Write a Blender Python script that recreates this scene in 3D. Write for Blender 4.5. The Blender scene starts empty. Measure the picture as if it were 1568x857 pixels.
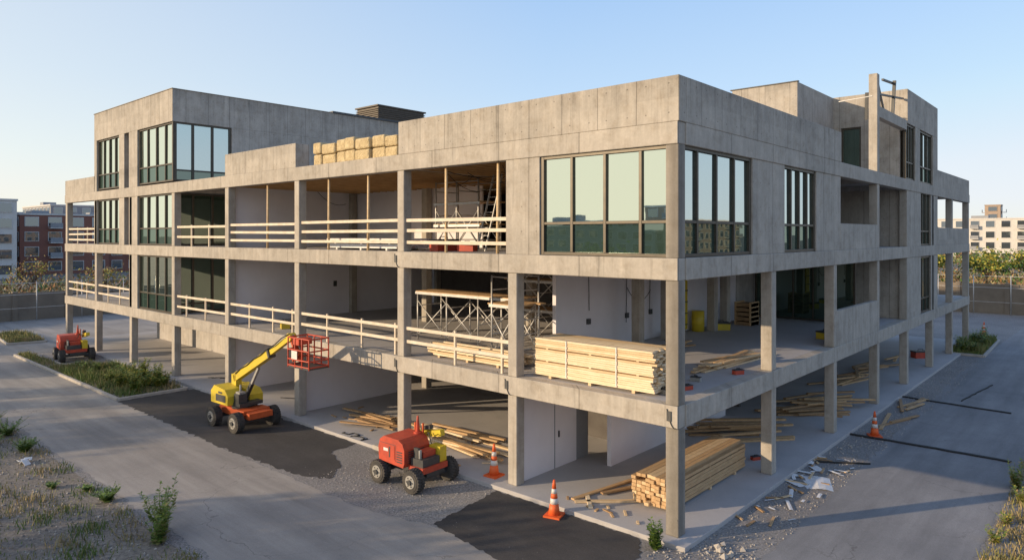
import bpy, math, random
from mathutils import Vector, Matrix
random.seed(7)
D=bpy.data; scn=bpy.context.scene
R=random.uniform

# ------------------------------------------------------------------ materials
def lk(nt,a,b): nt.links.new(a,b)
def setin(nt,sock,v):
    if isinstance(v,bpy.types.NodeSocket): lk(nt,v,sock)
    else: sock.default_value=v
def M(nt,op,a,b=None,c=None,clamp=False):
    n=nt.nodes.new('ShaderNodeMath'); n.operation=op; n.use_clamp=clamp
    setin(nt,n.inputs[0],a)
    if b is not None: setin(nt,n.inputs[1],b)
    if c is not None: setin(nt,n.inputs[2],c)
    return n.outputs[0]
def MIX(nt,fac,a,b,mode='MIX'):
    n=nt.nodes.new('ShaderNodeMix'); n.data_type='RGBA'; n.blend_type=mode
    setin(nt,n.inputs[0],fac)
    for s,v in ((n.inputs[6],a),(n.inputs[7],b)):
        if isinstance(v,(tuple,list)): v=(v[0],v[1],v[2],1)
        setin(nt,s,v)
    return n.outputs[2]
def NOISE(nt,vec,scale,detail=4,rough=.6):
    n=nt.nodes.new('ShaderNodeTexNoise'); n.inputs['Scale'].default_value=scale
    n.inputs['Detail'].default_value=detail; n.inputs['Roughness'].default_value=rough
    lk(nt,vec,n.inputs['Vector']); return n.outputs[0]
def RAMP(nt,v,lo,hi):
    n=nt.nodes.new('ShaderNodeMapRange'); n.clamp=True
    setin(nt,n.inputs[0],v); n.inputs[1].default_value=lo; n.inputs[2].default_value=hi
    return n.outputs[0]
def base(name):
    m=D.materials.new(name); m.use_nodes=True; nt=m.node_tree; nt.nodes.clear()
    o=nt.nodes.new('ShaderNodeOutputMaterial'); b=nt.nodes.new('ShaderNodeBsdfPrincipled')
    lk(nt,b.outputs[0],o.inputs[0]); tc=nt.nodes.new('ShaderNodeTexCoord')
    return m,nt,b,tc.outputs['Object'],o
def BUMP(nt,b,h,strength,dist=.02):
    n=nt.nodes.new('ShaderNodeBump'); n.inputs['Strength'].default_value=strength
    n.inputs['Distance'].default_value=dist; lk(nt,h,n.inputs['Height']); lk(nt,n.outputs[0],b.inputs['Normal'])
def VEC(nt,x,y,z):
    n=nt.nodes.new('ShaderNodeCombineXYZ')
    for i,v in enumerate((x,y,z)): setin(nt,n.inputs[i],v)
    return n.outputs[0]
def SEP(nt,v):
    n=nt.nodes.new('ShaderNodeSeparateXYZ'); lk(nt,v,n.inputs[0]); return n.outputs
def surf(name,c1,c2,scale=3,rough=.7,bump=.2,bscale=40,metal=0,dist=.01,stretch=None):
    m,nt,b,oc,o=base(name)
    v=oc
    if stretch:
        s=SEP(nt,oc); v=VEC(nt,M(nt,'MULTIPLY',s[0],stretch[0]),M(nt,'MULTIPLY',s[1],stretch[1]),M(nt,'MULTIPLY',s[2],stretch[2]))
    f=RAMP(nt,NOISE(nt,v,scale,6),.3,.7)
    lk(nt,MIX(nt,f,c1,c2),b.inputs['Base Color'])
    b.inputs['Roughness'].default_value=rough; b.inputs['Metallic'].default_value=metal
    if bump: BUMP(nt,b,NOISE(nt,v,bscale,4),bump,dist)
    return m
def concrete(name,c,sp=1.22,panel=.12,streak=.62,line=.5,holes=True,board=.24):
    m,nt,b,oc,o=base(name)
    s=SEP(nt,oc); h=M(nt,'ADD',s[0],s[1])
    u=M(nt,'ADD',M(nt,'DIVIDE',h,sp),100.0); fr=M(nt,'FRACT',u); fl=M(nt,'FLOOR',u)
    zl=M(nt,'FLOOR',M(nt,'DIVIDE',s[2],3.7))
    wn=nt.nodes.new('ShaderNodeTexWhiteNoise'); wn.noise_dimensions='3D'; lk(nt,VEC(nt,fl,zl,0.0),wn.inputs[0])
    mott=NOISE(nt,oc,.9,9,.7)
    def stn(k,zs): 
        return NOISE(nt,VEC(nt,M(nt,'MULTIPLY',h,k),M(nt,'MULTIPLY',M(nt,'SUBTRACT',s[0],s[1]),.05),M(nt,'MULTIPLY',s[2],zs)),1.0,6,.7)
    st=stn(3.2,.35); drip=RAMP(nt,stn(7.0,.22),.56,.72)
    fine=NOISE(nt,oc,14,6,.7)
    blot=RAMP(nt,NOISE(nt,oc,2.3,8,.72),.48,.72)
    pale=RAMP(nt,NOISE(nt,oc,1.5,7,.7),.55,.78)
    # weathering under the parapet top
    def near(z0,dz): return M(nt,'MULTIPLY',RAMP(nt,s[2],z0-dz,z0),M(nt,'SUBTRACT',1.0,RAMP(nt,s[2],z0+.05,z0+.12)))
    top=M(nt,'MULTIPLY',M(nt,'MAXIMUM',near(11.6,.7),near(15.5,.8)),RAMP(nt,stn(4.0,.3),.4,.65))
    f=M(nt,'ADD',.54,M(nt,'MULTIPLY',mott,.68))
    f=M(nt,'ADD',f,M(nt,'MULTIPLY',M(nt,'SUBTRACT',st,.5),streak))
    f=M(nt,'ADD',f,M(nt,'MULTIPLY',M(nt,'SUBTRACT',fine,.5),.34))
    f=M(nt,'ADD',f,M(nt,'MULTIPLY',M(nt,'SUBTRACT',wn.outputs[0],.5),panel))
    f=M(nt,'SUBTRACT',f,M(nt,'MULTIPLY',blot,.17)); f=M(nt,'SUBTRACT',f,M(nt,'MULTIPLY',drip,.22)); f=M(nt,'ADD',f,M(nt,'MULTIPLY',pale,.2))
    f=M(nt,'SUBTRACT',f,M(nt,'MULTIPLY',top,.2))
    e=M(nt,'ABSOLUTE',M(nt,'SUBTRACT',fr,.5))
    ln=RAMP(nt,e,.488,.497)
    f=M(nt,'MULTIPLY',f,M(nt,'SUBTRACT',1.0,M(nt,'MULTIPLY',ln,line)))
    hgt=M(nt,'SUBTRACT',M(nt,'MULTIPLY',fine,.4),ln)
    if board:
        e2=M(nt,'ABSOLUTE',M(nt,'SUBTRACT',M(nt,'FRACT',M(nt,'ADD',M(nt,'DIVIDE',h,.305),200.0)),.5))
        l2=M(nt,'MULTIPLY',RAMP(nt,e2,.455,.49),RAMP(nt,NOISE(nt,oc,.8,3),.4,.62))
        f=M(nt,'MULTIPLY',f,M(nt,'SUBTRACT',1.0,M(nt,'MULTIPLY',l2,board)))
    if holes:
        hx=M(nt,'MULTIPLY',M(nt,'SUBTRACT',M(nt,'ABSOLUTE',M(nt,'SUBTRACT',fr,.5)),.27),sp)
        fz=M(nt,'FRACT',M(nt,'DIVIDE',s[2],.74)); hz=M(nt,'MULTIPLY',M(nt,'SUBTRACT',fz,.5),.74)
        d=M(nt,'SQRT',M(nt,'ADD',M(nt,'MULTIPLY',hx,hx),M(nt,'MULTIPLY',hz,hz)))
        dot=M(nt,'SUBTRACT',1.0,RAMP(nt,d,.014,.024))
        f=M(nt,'MULTIPLY',f,M(nt,'SUBTRACT',1.0,M(nt,'MULTIPLY',dot,.5)))
        hgt=M(nt,'SUBTRACT',hgt,dot)
    cc=MIX(nt,M(nt,'MULTIPLY',blot,.6),c,(c[0]*1.02,c[1]*.95,c[2]*.86))
    col=MIX(nt,1.0,cc,VEC(nt,f,f,f),'MULTIPLY')
    lk(nt,col,b.inputs['Base Color']); b.inputs['Roughness'].default_value=.85
    BUMP(nt,b,hgt,.45,.012)
    return m
def glass(name,tint,dark,refl,rough=.015):
    m,nt,b,oc,o=base(name); nt.nodes.remove(b)
    g=nt.nodes.new('ShaderNodeBsdfGlossy'); g.inputs[0].default_value=(*tint,1); g.inputs['Roughness'].default_value=rough
    d=nt.nodes.new('ShaderNodeBsdfDiffuse'); d.inputs[0].default_value=(*dark,1)
    fz=nt.nodes.new('ShaderNodeFresnel'); fz.inputs[0].default_value=1.5
    f=M(nt,'ADD',refl,M(nt,'MULTIPLY',fz.outputs[0],.5),clamp=True)
    bp=nt.nodes.new('ShaderNodeBump'); bp.inputs['Strength'].default_value=.03; bp.inputs['Distance'].default_value=.02
    lk(nt,NOISE(nt,oc,1.3,2),bp.inputs['Height']); lk(nt,bp.outputs[0],g.inputs['Normal'])
    mx=nt.nodes.new('ShaderNodeMixShader'); lk(nt,f,mx.inputs[0]); lk(nt,d.outputs[0],mx.inputs[1]); lk(nt,g.outputs[0],mx.inputs[2])
    lk(nt,mx.outputs[0],o.inputs[0]); return m
def asphalt(name,c1,c2,grain=60,crack=.5,agg=.35,stain=.5,track=None,rough=.9):
    m,nt,b,oc,o=base(name)
    big=RAMP(nt,NOISE(nt,oc,.22,6,.6),.35,.68)
    col=MIX(nt,big,c1,c2)
    st=RAMP(nt,NOISE(nt,oc,1.1,8,.75),.5,.72)
    col=MIX(nt,M(nt,'MULTIPLY',st,stain),col,tuple(x*.62 for x in c1))
    if track:
        s=SEP(nt,oc); tv=VEC(nt,M(nt,'MULTIPLY',s[0],track[0]),M(nt,'MULTIPLY',s[1],track[1]),0.0)
        t=RAMP(nt,NOISE(nt,tv,1.0,6,.65),.35,.7); k=M(nt,'ADD',.8,M(nt,'MULTIPLY',t,.34)); col=MIX(nt,1.0,col,VEC(nt,k,k,k),'MULTIPLY')
        lt=RAMP(nt,NOISE(nt,oc,3.5,8,.8),.58,.7); col=MIX(nt,M(nt,'MULTIPLY',lt,.3),col,tuple(min(1,x*1.35) for x in c1))
    g=NOISE(nt,oc,grain,3,.8); gf=M(nt,'ADD',1-agg/2,M(nt,'MULTIPLY',RAMP(nt,g,.3,.7),agg))
    col=MIX(nt,1.0,col,VEC(nt,gf,gf,gf),'MULTIPLY')
    if crack:
        vo=nt.nodes.new('ShaderNodeTexVoronoi'); vo.feature='DISTANCE_TO_EDGE'; vo.inputs['Scale'].default_value=.28
        w=nt.nodes.new('ShaderNodeTexNoise'); w.inputs['Scale'].default_value=.9; w.inputs['Detail'].default_value=6; lk(nt,oc,w.inputs['Vector'])
        va=nt.nodes.new('ShaderNodeVectorMath'); va.operation='ADD'; lk(nt,oc,va.inputs[0]); 
        vs=nt.nodes.new('ShaderNodeVectorMath'); vs.operation='SCALE'; vs.inputs['Scale'].default_value=1.6; lk(nt,w.outputs[1],vs.inputs[0]); lk(nt,vs.outputs[0],va.inputs[1])
        lk(nt,va.outputs[0],vo.inputs['Vector'])
        cr=M(nt,'SUBTRACT',1.0,RAMP(nt,vo.outputs['Distance'],.001,.005))
        msk=RAMP(nt,NOISE(nt,oc,.35,3),.45,.6)
        col=MIX(nt,M(nt,'MULTIPLY',M(nt,'MULTIPLY',cr,msk),crack),col,(.06,.055,.05))
    lk(nt,col,b.inputs['Base Color']); b.inputs['Roughness'].default_value=rough
    BUMP(nt,b,g,.5 if agg>.15 else .1,.012); return m

CON=concrete('board_formed_concrete',(.455,.415,.36))
CONC=concrete('column_concrete',(.44,.40,.345),sp=50,holes=False,board=0)
CONB=concrete('beam_concrete',(.455,.415,.36),sp=3.05,holes=False,line=.35,board=0)
CONIN=concrete('interior_concrete',(.48,.455,.43),sp=2.4,holes=False,line=.3,board=0)
FLOOR=asphalt('concrete_floor',(.47,.45,.44),(.38,.365,.36),30,0,.12,.35)
WHITE=surf('plaster_white',(.80,.77,.80),(.72,.69,.72),.7,.85,.08,12)
DARKW=surf('dark_shade_wall',(.13,.12,.11),(.09,.08,.075),1.5,.9,.2,20)  # dark base colour stands in for deep interior shade
BRZ=surf('bronze_frame',(.085,.07,.05),(.055,.048,.038),4,.45,.03,50,.3)
GL=glass('window_glass',(.92,.98,.80),(.03,.05,.045),.76)
GLB=glass('shade_tinted_glass',(.85,.98,.98),(.03,.05,.05),.55)  # cooler, weaker copy of the window glass; shade put into its tint
GLD=glass('spandrel_glass',(.65,.8,.72),(.035,.06,.05),.2)
GLI=glass('dark_glass',(.6,.75,.66),(.02,.04,.03),.2)
W1=surf('pine_wood',(.74,.56,.34),(.58,.41,.23),2.2,.7,.15,25,stretch=(1,5,5))
W2=surf('pale_wood',(.84,.70,.50),(.70,.54,.34),2.2,.7,.15,25,stretch=(1,5,5))
W3=surf('brown_wood',(.42,.27,.14),(.30,.18,.09),2.2,.75,.15,25,stretch=(5,1,5))
W4=surf('tan_wood',(.60,.40,.21),(.44,.28,.14),2.2,.75,.15,25,stretch=(5,1,5))
RAIL=surf('painted_rail',(.74,.65,.53),(.58,.48,.36),3,.7,.1,30)
INS=surf('insulation',(.70,.57,.34),(.46,.35,.19),4,.95,.9,14,dist=.08)
INSC=surf('ceiling_insulation',(.74,.52,.21),(.44,.28,.10),1.6,.95,.9,9,dist=.08)
STEEL=surf('galvanised_steel',(.60,.59,.57),(.44,.43,.42),5,.45,.05,60,.4)
DSTEEL=surf('dark_steel',(.06,.065,.07),(.09,.09,.09),5,.5,.05,60,.4)
RED=surf('red_paint',(.58,.075,.032),(.38,.055,.03),3,.5,.04,30)
ORG=surf('orange_paint',(.68,.13,.035),(.50,.09,.025),3,.5,.04,30)
YEL=surf('yellow_paint',(.72,.54,.03),(.56,.42,.04),3,.45,.04,30)
RUB=surf('tyre_rubber',(.035,.035,.035),(.09,.08,.07),6,.85,.4,30)
HUB=surf('hub_grey',(.40,.39,.36),(.25,.24,.22),6,.5,.1,30)
CONE=surf('cone_orange',(.85,.15,.03),(.68,.11,.03),5,.55,.03,30)
REF=surf('cone_white',(.75,.73,.70),(.6,.58,.55),5,.5,.03,30)
GRAV=asphalt('gravel',(.28,.265,.25),(.195,.185,.18),16,0,1.1,.4)
GROUND=asphalt('dirt_ground',(.25,.22,.18),(.16,.14,.12),9,0,1.0,.6)
ROAD=asphalt('old_asphalt',(.38,.35,.315),(.28,.26,.24),70,.5,.4,.35,track=(.12,1.3))
ROADR=asphalt('side_road_asphalt',(.29,.285,.285),(.21,.21,.215),60,.5,.5,.4,track=(1.3,.12))
NEWA=asphalt('fresh_asphalt',(.045,.043,.043),(.08,.073,.07),45,0,.9,.2,track=(.3,1.3))
KERB=surf('kerb_concrete',(.48,.44,.39),(.36,.33,.29),3,.85,.3,40)
GRS=[surf('grass_a',(.14,.20,.04),(.08,.13,.03),8,.7,0),surf('grass_b',(.27,.26,.08),(.18,.17,.06),8,.7,0),surf('grass_dry',(.40,.32,.16),(.27,.21,.11),8,.8,0)]
LEAF=[surf('leaf_a',(.09,.17,.03),(.06,.12,.025),8,.65,0),surf('leaf_b',(.20,.29,.045),(.13,.20,.035),8,.65,0),surf('leaf_yellow',(.44,.40,.06),(.32,.28,.05),8,.65,0),surf('leaf_rust',(.32,.16,.06),(.22,.11,.05),8,.7,0)]
BARK=surf('bark',(.12,.09,.06),(.07,.055,.04),6,.9,.6,20)
BRICK=surf('brick_wall',(.28,.12,.085),(.22,.095,.07),6,.9,.2,40)
WHT=surf('white_render',(.62,.60,.57),(.54,.52,.50),1,.8,0)
TAN=surf('tan_render',(.40,.31,.24),(.34,.26,.2),1,.8,0)
GREY=surf('grey_cladding',(.30,.31,.33),(.24,.25,.27),1,.7,0)
BGLASS=glass('distant_glass',(.7,.8,.9),(.06,.07,.08),.2)
PAPER=surf('white_sheet',(.82,.82,.82),(.68,.68,.67),6,.7,.2,8,dist=.02)
BLK=surf('black_cable',(.02,.02,.02),(.03,.03,.03),5,.7,0)
LOUV=surf('louvre_metal',(.085,.07,.055),(.06,.05,.04),4,.5,.05,30,.3)
WALLP=surf('perimeter_wall',(.24,.20,.155),(.17,.14,.11),.8,.9,.3,10)

# ------------------------------------------------------------------ mesh builder
class MB:
    def __init__(s): s.v=[];s.f=[];s.m=[];s.sm=[];s.mats=[]
    def mi(s,mat):
        if mat not in s.mats: s.mats.append(mat)
        return s.mats.index(mat)
    def face(s,idx,mat,smooth=False): s.f.append(idx); s.m.append(s.mi(mat)); s.sm.append(smooth)
    def add8(s,pts,mat):
        o=len(s.v); s.v+= [tuple(p) for p in pts]
        for q in ((0,3,2,1),(4,5,6,7),(0,1,5,4),(1,2,6,5),(2,3,7,6),(3,0,4,7)): s.face([o+i for i in q],mat)
    def box(s,x0,x1,y0,y1,z0,z1,mat):
        if x0>x1:x0,x1=x1,x0
        if y0>y1:y0,y1=y1,y0
        s.add8([(x0,y0,z0),(x1,y0,z0),(x1,y1,z0),(x0,y1,z0),(x0,y0,z1),(x1,y0,z1),(x1,y1,z1),(x0,y1,z1)],mat)
    def obox(s,c,d,rot,mat):
        c=Vector(c); hx,hy,hz=d[0]/2,d[1]/2,d[2]/2
        s.add8([c+rot@Vector(p) for p in ((-hx,-hy,-hz),(hx,-hy,-hz),(hx,hy,-hz),(-hx,hy,-hz),(-hx,-hy,hz),(hx,-hy,hz),(hx,hy,hz),(-hx,hy,hz))],mat)
    def beam(s,p,q,w,h,mat,roll=0):
        p=Vector(p);q=Vector(q);d=q-p;L=d.length;x=d/L
        up=Vector((0,0,1)) if abs(x.z)<.95 else Vector((0,1,0))
        y=up.cross(x).normalized(); z=x.cross(y)
        rot=Matrix((x,y,z)).transposed()@Matrix.Rotation(roll,3,'X')
        s.obox((p+q)/2,(L,w,h),rot,mat)
    def cyl(s,p,q,r,mat,n=12,r2=None,smooth=True):
        p=Vector(p);q=Vector(q); r2=r if r2 is None else r2
        x=(q-p).normalized(); up=Vector((0,0,1)) if abs(x.z)<.95 else Vector((0,1,0))
        a=up.cross(x).normalized(); b=x.cross(a); o=len(s.v)
        for c,rr in ((p,r),(q,r2)):
            for i in range(n):
                t=2*math.pi*i/n; s.v.append(tuple(c+(a*math.cos(t)+b*math.sin(t))*rr))
        for i in range(n):
            j=(i+1)%n; s.face([o+i,o+j,o+n+j,o+n+i],mat,smooth)
        s.face([o+i for i in range(n)][::-1],mat); s.face([o+n+i for i in range(n)],mat)
    def quad(s,pts,mat):
        o=len(s.v); s.v+=[tuple(p) for p in pts]; s.face(list(range(o,o+len(pts))),mat)
    def prism(s,prof,y0,y1,mat):
        o=len(s.v); n=len(prof)
        for y in (y0,y1):
            for (px,pz) in prof: s.v.append((px,y,pz))
        for i in range(n):
            j=(i+1)%n; s.face([o+i,o+j,o+n+j,o+n+i],mat)
        s.face([o+i for i in range(n)][::-1],mat); s.face([o+n+i for i in range(n)],mat)
    def obj(s,name,parent=None,bevel=0,loc=(0,0,0),rz=0,seg=1,sc=1):
        me=D.meshes.new(name); me.from_pydata(s.v,[],s.f)
        for m in s.mats: me.materials.append(m)
        me.polygons.foreach_set('material_index',s.m); me.polygons.foreach_set('use_smooth',s.sm); me.update()
        o=D.objects.new(name,me); scn.collection.objects.link(o); o.location=loc; o.rotation_euler=(0,0,rz); o.scale=(sc,sc,sc)
        if parent: o.parent=parent
        if bevel:
            b=o.modifiers.new('bevel','BEVEL'); b.width=bevel; b.segments=seg; b.limit_method='ANGLE'; b.angle_limit=math.radians(50)
        return o
def empty(name):
    e=D.objects.new(name,None); scn.collection.objects.link(e); return e

# ------------------------------------------------------------------ main building
BLD=empty('unfinished_concrete_building')
L1,L2,L3=3.39,7.08,10.5
BH=.56
CW=.36
m=MB()
m.box(-49,.38,-.38,14,-.2,.12,FLOOR); m.box(-12,.38,14.0,43,-.2,.12,FLOOR)
m.obj('ground_slab',BLD,.01)
m=MB(); mb=MB()
for lv in (L1,L2,L3):
    zt=lv
    mb.box(-48.2,0,-.03,.35,zt-BH,zt,CONB)
    mb.box(-.35,.03,.35,42.2,zt-BH,zt,CONB)
    m.box(-48.2,-42,.35,8,zt-.26,zt-.003,FLOOR)
    m.box(-42,-.35,.35,14,zt-.26,zt-.003,FLOOR)
    m.box(-12,-.35,14,31.4,zt-.26,zt-.003,FLOOR)
    m.box(-6,-.35,31.4,42.2,zt-.26,zt-.003,FLOOR)
    for x in (-5.6,-10.85,-17.66,-23.87,-30.1,-36,-42):
        mb.box(x-.16,x+.16,.36,13.9,zt-.5,zt-.262,CONIN)
    for y in (6.2,12.4,18.5,24,30,36):
        mb.box(-5.9,-.36,y-.16,y+.16,zt-.5,zt-.262,CONIN)
m.obj('floor_slabs',BLD); mb.obj('edge_beams',BLD,.015)
m=MB()
xs=[0,-5.72,-11.0,-17.8,-24.0,-30.1,-36.1,-42.1,-48.1]
def lvls(): return ((.12,L1-BH),(L1,L2-BH),(L2,L3-BH))
for i,x in enumerate(xs):
    for k,(a,b) in enumerate(lvls()):
        if i==0: m.box(x-CW,x,0,CW,a,b,CONC)
        else: m.box(x,x+CW,0,CW,a,b,CONC)
for y in (6.05,12.2,18.3,23.85,29.9,35.8,41.8):
    for k,(a,b) in enumerate(lvls()):
        m.box(-CW,0,y,y+CW,a,b,CONC)
for x in xs[1:]:
    for y in (7,13.3):
        if y>8 and x<-42: continue
        for (a,b) in lvls(): m.box(x,x+CW,y,y+CW,a,b+.06,CONC)
for y in (9.5,15,21,27,33,39):
    for (a,b) in lvls(): m.box(-5.9,-5.9+CW,y,y+CW,a,b+.06,CONC)
m.box(-CW,0,18.3,18.3+CW,L3,14.9,CONC)
m.obj('columns',BLD,.018)
m=MB()
P=11.65
m.box(-10.9,.035,-.035,.35,L3+.001,P,CON); m.box(-.35,.035,.35,13.0,L3+.001,P,CON)
m.box(-10.9,-10.55,.35,13,L3,P,CON); m.box(-10.55,-.35,12.65,13,L3,P-.002,CON)
m.box(-24.0,-17.7,0,.66,L3+.001,11.52,CON)
m.box(-48.2,-42.1,0,.35,L3+.001,11.52,CON); m.box(-48.2,-47.85,.35,8,L3,11.52,CON)
m.box(-5.8,-4.47,-.002,.3,L2+.001,L3-BH,CON)
m.box(-.3,.002,4.55,7.13,L2+.001,L3-BH,CON); m.box(-.3,.002,10.2,13.0,L2+.001,L3-BH,CON)
T=15.55
m.box(-42.2,-30,0,.35,13.8,T,CON); m.box(-30.35,-30,.35,24,13.8,T,CON); m.box(-42.2,-41.85,.35,24,13.8,T,CON)
m.box(-30.3,-30,3.3,24,L3,13.8,CON); m.box(-42.2,-41.9,0.3,24,L3,13.8,CON)
m.box(-41.8,-30.4,.36,24,14.0,14.3,CON)
for z0,z1 in ((L3,13.8),(L2,L3-BH)):
    m.box(-37.8,-36.95,.0,.3,z0,z1,CON); m.box(-36.2,-34.9,0,.3,z0,z1,CON); m.box(-42.2,-41.75,0,.3,z0,z1,CON)
    m.box(-36.95,-36.2,.3,.5,z0,z1,DARKW)
m.box(-36.15,-34.9,0,.3,L1,L2-BH,CON)
m.box(-42.0,-36.2,2.8,3,L1,L2-.3,CONIN); m.box(-36.2,-36,.36,3,L1,L2-.3,CONIN)
for z0,z1 in ((L1,L2-BH),(L2,L3-BH)): m.box(-30.3,-30,3.3,14,z0,z1,CON)
TR=15.1
m.box(-.3,0,25.7,26.8,L3,TR-1.75,CON); m.box(-.3,0,30.1,31.4,L3,TR-1.75,CON); m.box(-.35,0.0,24.0,31.4,TR-1.75,TR,CON)
m.box(-12,-.35,24,24.3,13.4,TR,CON); m.box(-12,-3.2,24,24.3,L3,13.4,CON); m.box(-2.2,-.36,24,24.3,L3,13.4,CON); m.box(-3.2,-2.2,24,24.3,L3,10.9,CON)
m.box(-12,-.35,31.1,31.4,L3,TR,CON); m.box(-12,-.35,24.3,31.1,14.2,14.4,CON)
for z0,z1 in ((L1,L2-BH),(L2,L3-BH)):
    m.box(-.3,0,24.2,27.0,z0,z1,CON); m.box(-.3,0,29.6,31.4,z0,z1,CON)
    m.box(-11.9,-.37,24.02,24.19,z0,z1+.2,CON)
    m.box(-12,-.36,31.15,31.38,z0,z1+.2,CONIN)
m.box(-2.9,-2.7,12.6,18.3,L2,L3-BH+.2,CONIN)
m.box(-.2,.01,13.0,18.3,L2+.001,8.12,CON); m.box(-.2,.01,12.56,18.3,L1+.001,4.75,CON)
m.box(-.2,.01,31.41,41.8,L2+.001,8.12,CON)
m.box(-.3,0,31.4,42.2,L3+.001,11.5,CON)
m.box(-6.9,-3.6,18.6,24,L3,TR+.0,CON)
m.box(-7.0,-3.55,18.55,18.75,TR,TR+.05,DSTEEL)
m.box(-.33,-.03,18.66,24,13.0,13.5,CONC)
m.obj('concrete_walls',BLD,.012)
m=MB()
m.box(-30.45,-29.93,10,24,T+.0,T+.12,DSTEEL)
m.box(-42.25,-29.96,-.04,.4,T+.001,T+.03,CONC); m.box(-30.4,-29.96,.4,10,T+.001,T+.03,CONC)
m.obj('parapet_coping',BLD)
m=MB()
m.box(-24.05,-23.9,.4,7,L2,L3-.5,WHITE); m.box(-23.9,-14,7.42,7.5,L2,L3-.5,WHITE)
m.box(-24.05,-23.9,.4,13.2,L1,L2-.5,WHITE)
m.box(-18.1,-17.95,.5,5.9,.12,L1-.5,WHITE); m.box(-24.1,-23.95,.4,7,.12,L1-.5,WHITE)
m.box(-5.66,-5.5,.4,3.2,.12,L1-.3,WHITE); m.box(-4.4,-4.25,3.4,12,.12,L1-.3,WHITE)
m.box(-5.66,-5.52,3.21,3.9,.12,2.3,GREY)
m.box(-5.5,-5.47,2.2,2.26,1.1,1.3,DSTEEL); m.box(-5.5,-5.485,2.0,2.03,.12,2.4,GREY)
m.box(-9,-5.66,5.8,5.95,.12,L1-.3,DARKW)
m.box(-6.6,-6.45,3.3,18,L1,L2-.3,WHITE)
m.box(-23.9,-6.6,13.7,13.9,L1,L2-.3,DARKW); m.box(-30,-6.6,13.7,13.9,L2,L3-.3,DARKW); m.box(-41.5,-4.4,13.7,13.9,.12,L1-.3,DARKW)  # back walls coloured dark to read as unlit depth
m.box(-45,-31,5,5.15,.12,L1-.3,CONIN); m.box(-30,-24.1,5,5.15,.12,L1-.3,DARKW)
m.box(-7.5,-7.3,12,40,.12,L1-.3,CONIN)
m.box(-6.6,-6.4,18,31,L1,L2-.3,CONIN); m.box(-11.8,-11.6,13,31,L2,L3-.3,CONIN)
m.obj('partition_walls',BLD)
m=MB()
m.box(-23.8,-5.9,.4,13.6,10.06,10.2,INSC)
for i in range(30):
    x=-23.5+i*.6; m.box(x,x+.05,.45,13.2,9.95,10.06,W4)
m.obj('insulated_ceiling',BLD)

def window(fm,gm,axis,plane,a0,a1,z0,z1,n,zt=None,fw=.07,rec=.05,g=GL,gs=GLD,ends=(.09,.09)):
    def P3(a,d,z): return (a,plane+d,z) if axis=='x' else (plane-d,a,z)
    def bx(A0,A1,d0,d1,Z0,Z1,mat):
        p=P3(A0,d0,0);q=P3(A1,d1,0); fm.box(p[0],q[0],p[1],q[1],Z0,Z1,mat)
    d0,d1=rec,rec+.14
    bx(a0,a0+ends[0],d0,d1,z0,z1,BRZ); bx(a1-ends[1],a1,d0,d1,z0,z1,BRZ)
    bx(a0+ends[0],a1-ends[1],d0+.003,d1,z0,z0+.09,BRZ); bx(a0+ends[0],a1-ends[1],d0+.003,d1,z1-.09,z1,BRZ)
    w=(a1-a0)/n; cuts=[a0+ends[0]]
    for i in range(1,n):
        c=a0+w*i; bx(c-fw/2,c+fw/2,d0+.006,d1,z0+.09,z1-.09,BRZ); cuts+= [c-fw/2,c+fw/2]
    cuts.append(a1-ends[1])
    rows=[(z0+.09,z1-.09,g)]
    if zt:
        rows=[(z0+.09,zt-.04,gs),(zt+.04,z1-.09,g)]
    for i in range(n):
        A,B=cuts[2*i],cuts[2*i+1]
        if zt: bx(A,B,d0+.012,d1,zt-.04,zt+.04,BRZ)
        for (Z0,Z1,G) in rows:
            dd=d0+.08; j=[R(-.006,.006) for _ in range(3)]
            gm.quad([P3(A,dd+j[0],Z0),P3(B,dd+j[1],Z0),P3(B,dd+j[1]+j[2],Z1),P3(A,dd+j[0]+j[2],Z1)],G)
fm=MB(); gm=MB()
zt0=L2+.01; zt1=L3-BH
window(fm,gm,'x',0,-4.47,-.02,zt0,zt1,4,8.0,fw=.09,ends=(.12,.26))
window(fm,gm,'y',0,.02,4.55,zt0,zt1,4,8.0,fw=.09,ends=(.14,.12),g=GLB)
window(fm,gm,'y',0,7.13,10.2,zt0,zt1,4,8.0,fw=.09,ends=(.12,.12),g=GLB)
for (z0,z1) in ((10.6,13.8),(L2+.02,L3-BH)):
    window(fm,gm,'x',0,-41.75,-37.8,z0,z1,4,z0+.95,fw=.09,rec=.1)
for (z0,z1) in ((10.6,13.8),(L2+.02,L3-BH),(L1+.02,L2-BH)):
    window(fm,gm,'x',0,-34.9,-30.02,z0,z1,4,z0+.95,fw=.09,rec=.1,ends=(.1,.2))
    window(fm,gm,'y',-30,.05,3.3,z0,z1,3,z0+.5 if z0<10 else z0+.6,fw=.12,rec=.05,g=GLB if z0>10 else GLI,ends=(.2,.12))
for a0,a1 in ((24.0,25.7),(26.8,30.1)): window(fm,gm,'y',0,a0,a1,L3+.02,13.34,3,L3+.9,rec=.08,g=GLB)
for z in (L1,L2): window(fm,gm,'y',0,27.0,29.6,z+.02,z+3.1,3,z+.8,rec=.08,g=GLB)
window(fm,gm,'x',24,-3.2,-2.2,10.9,13.4,1,None,rec=.1,g=GLI)
window(fm,gm,'x',20,-6.3,-1.4,L1+.02,L2-.6,5,None,g=GLI)
window(fm,gm,'y',-2.7,13.5,16.5,L2+.02,L2+2.6,3,None,rec=-.06,g=GLI)
fm.obj('window_frames',BLD,.006); gm.obj('window_panes',BLD)
m=MB()
m.box(-34.6,-32.05,15.25,19.55,14.3,17.0,LOUV)
for i in range(11):
    z=15.4+i*.14; m.box(-34.65,-32,15.15,19.65,z,z+.05,LOUV)
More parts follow.
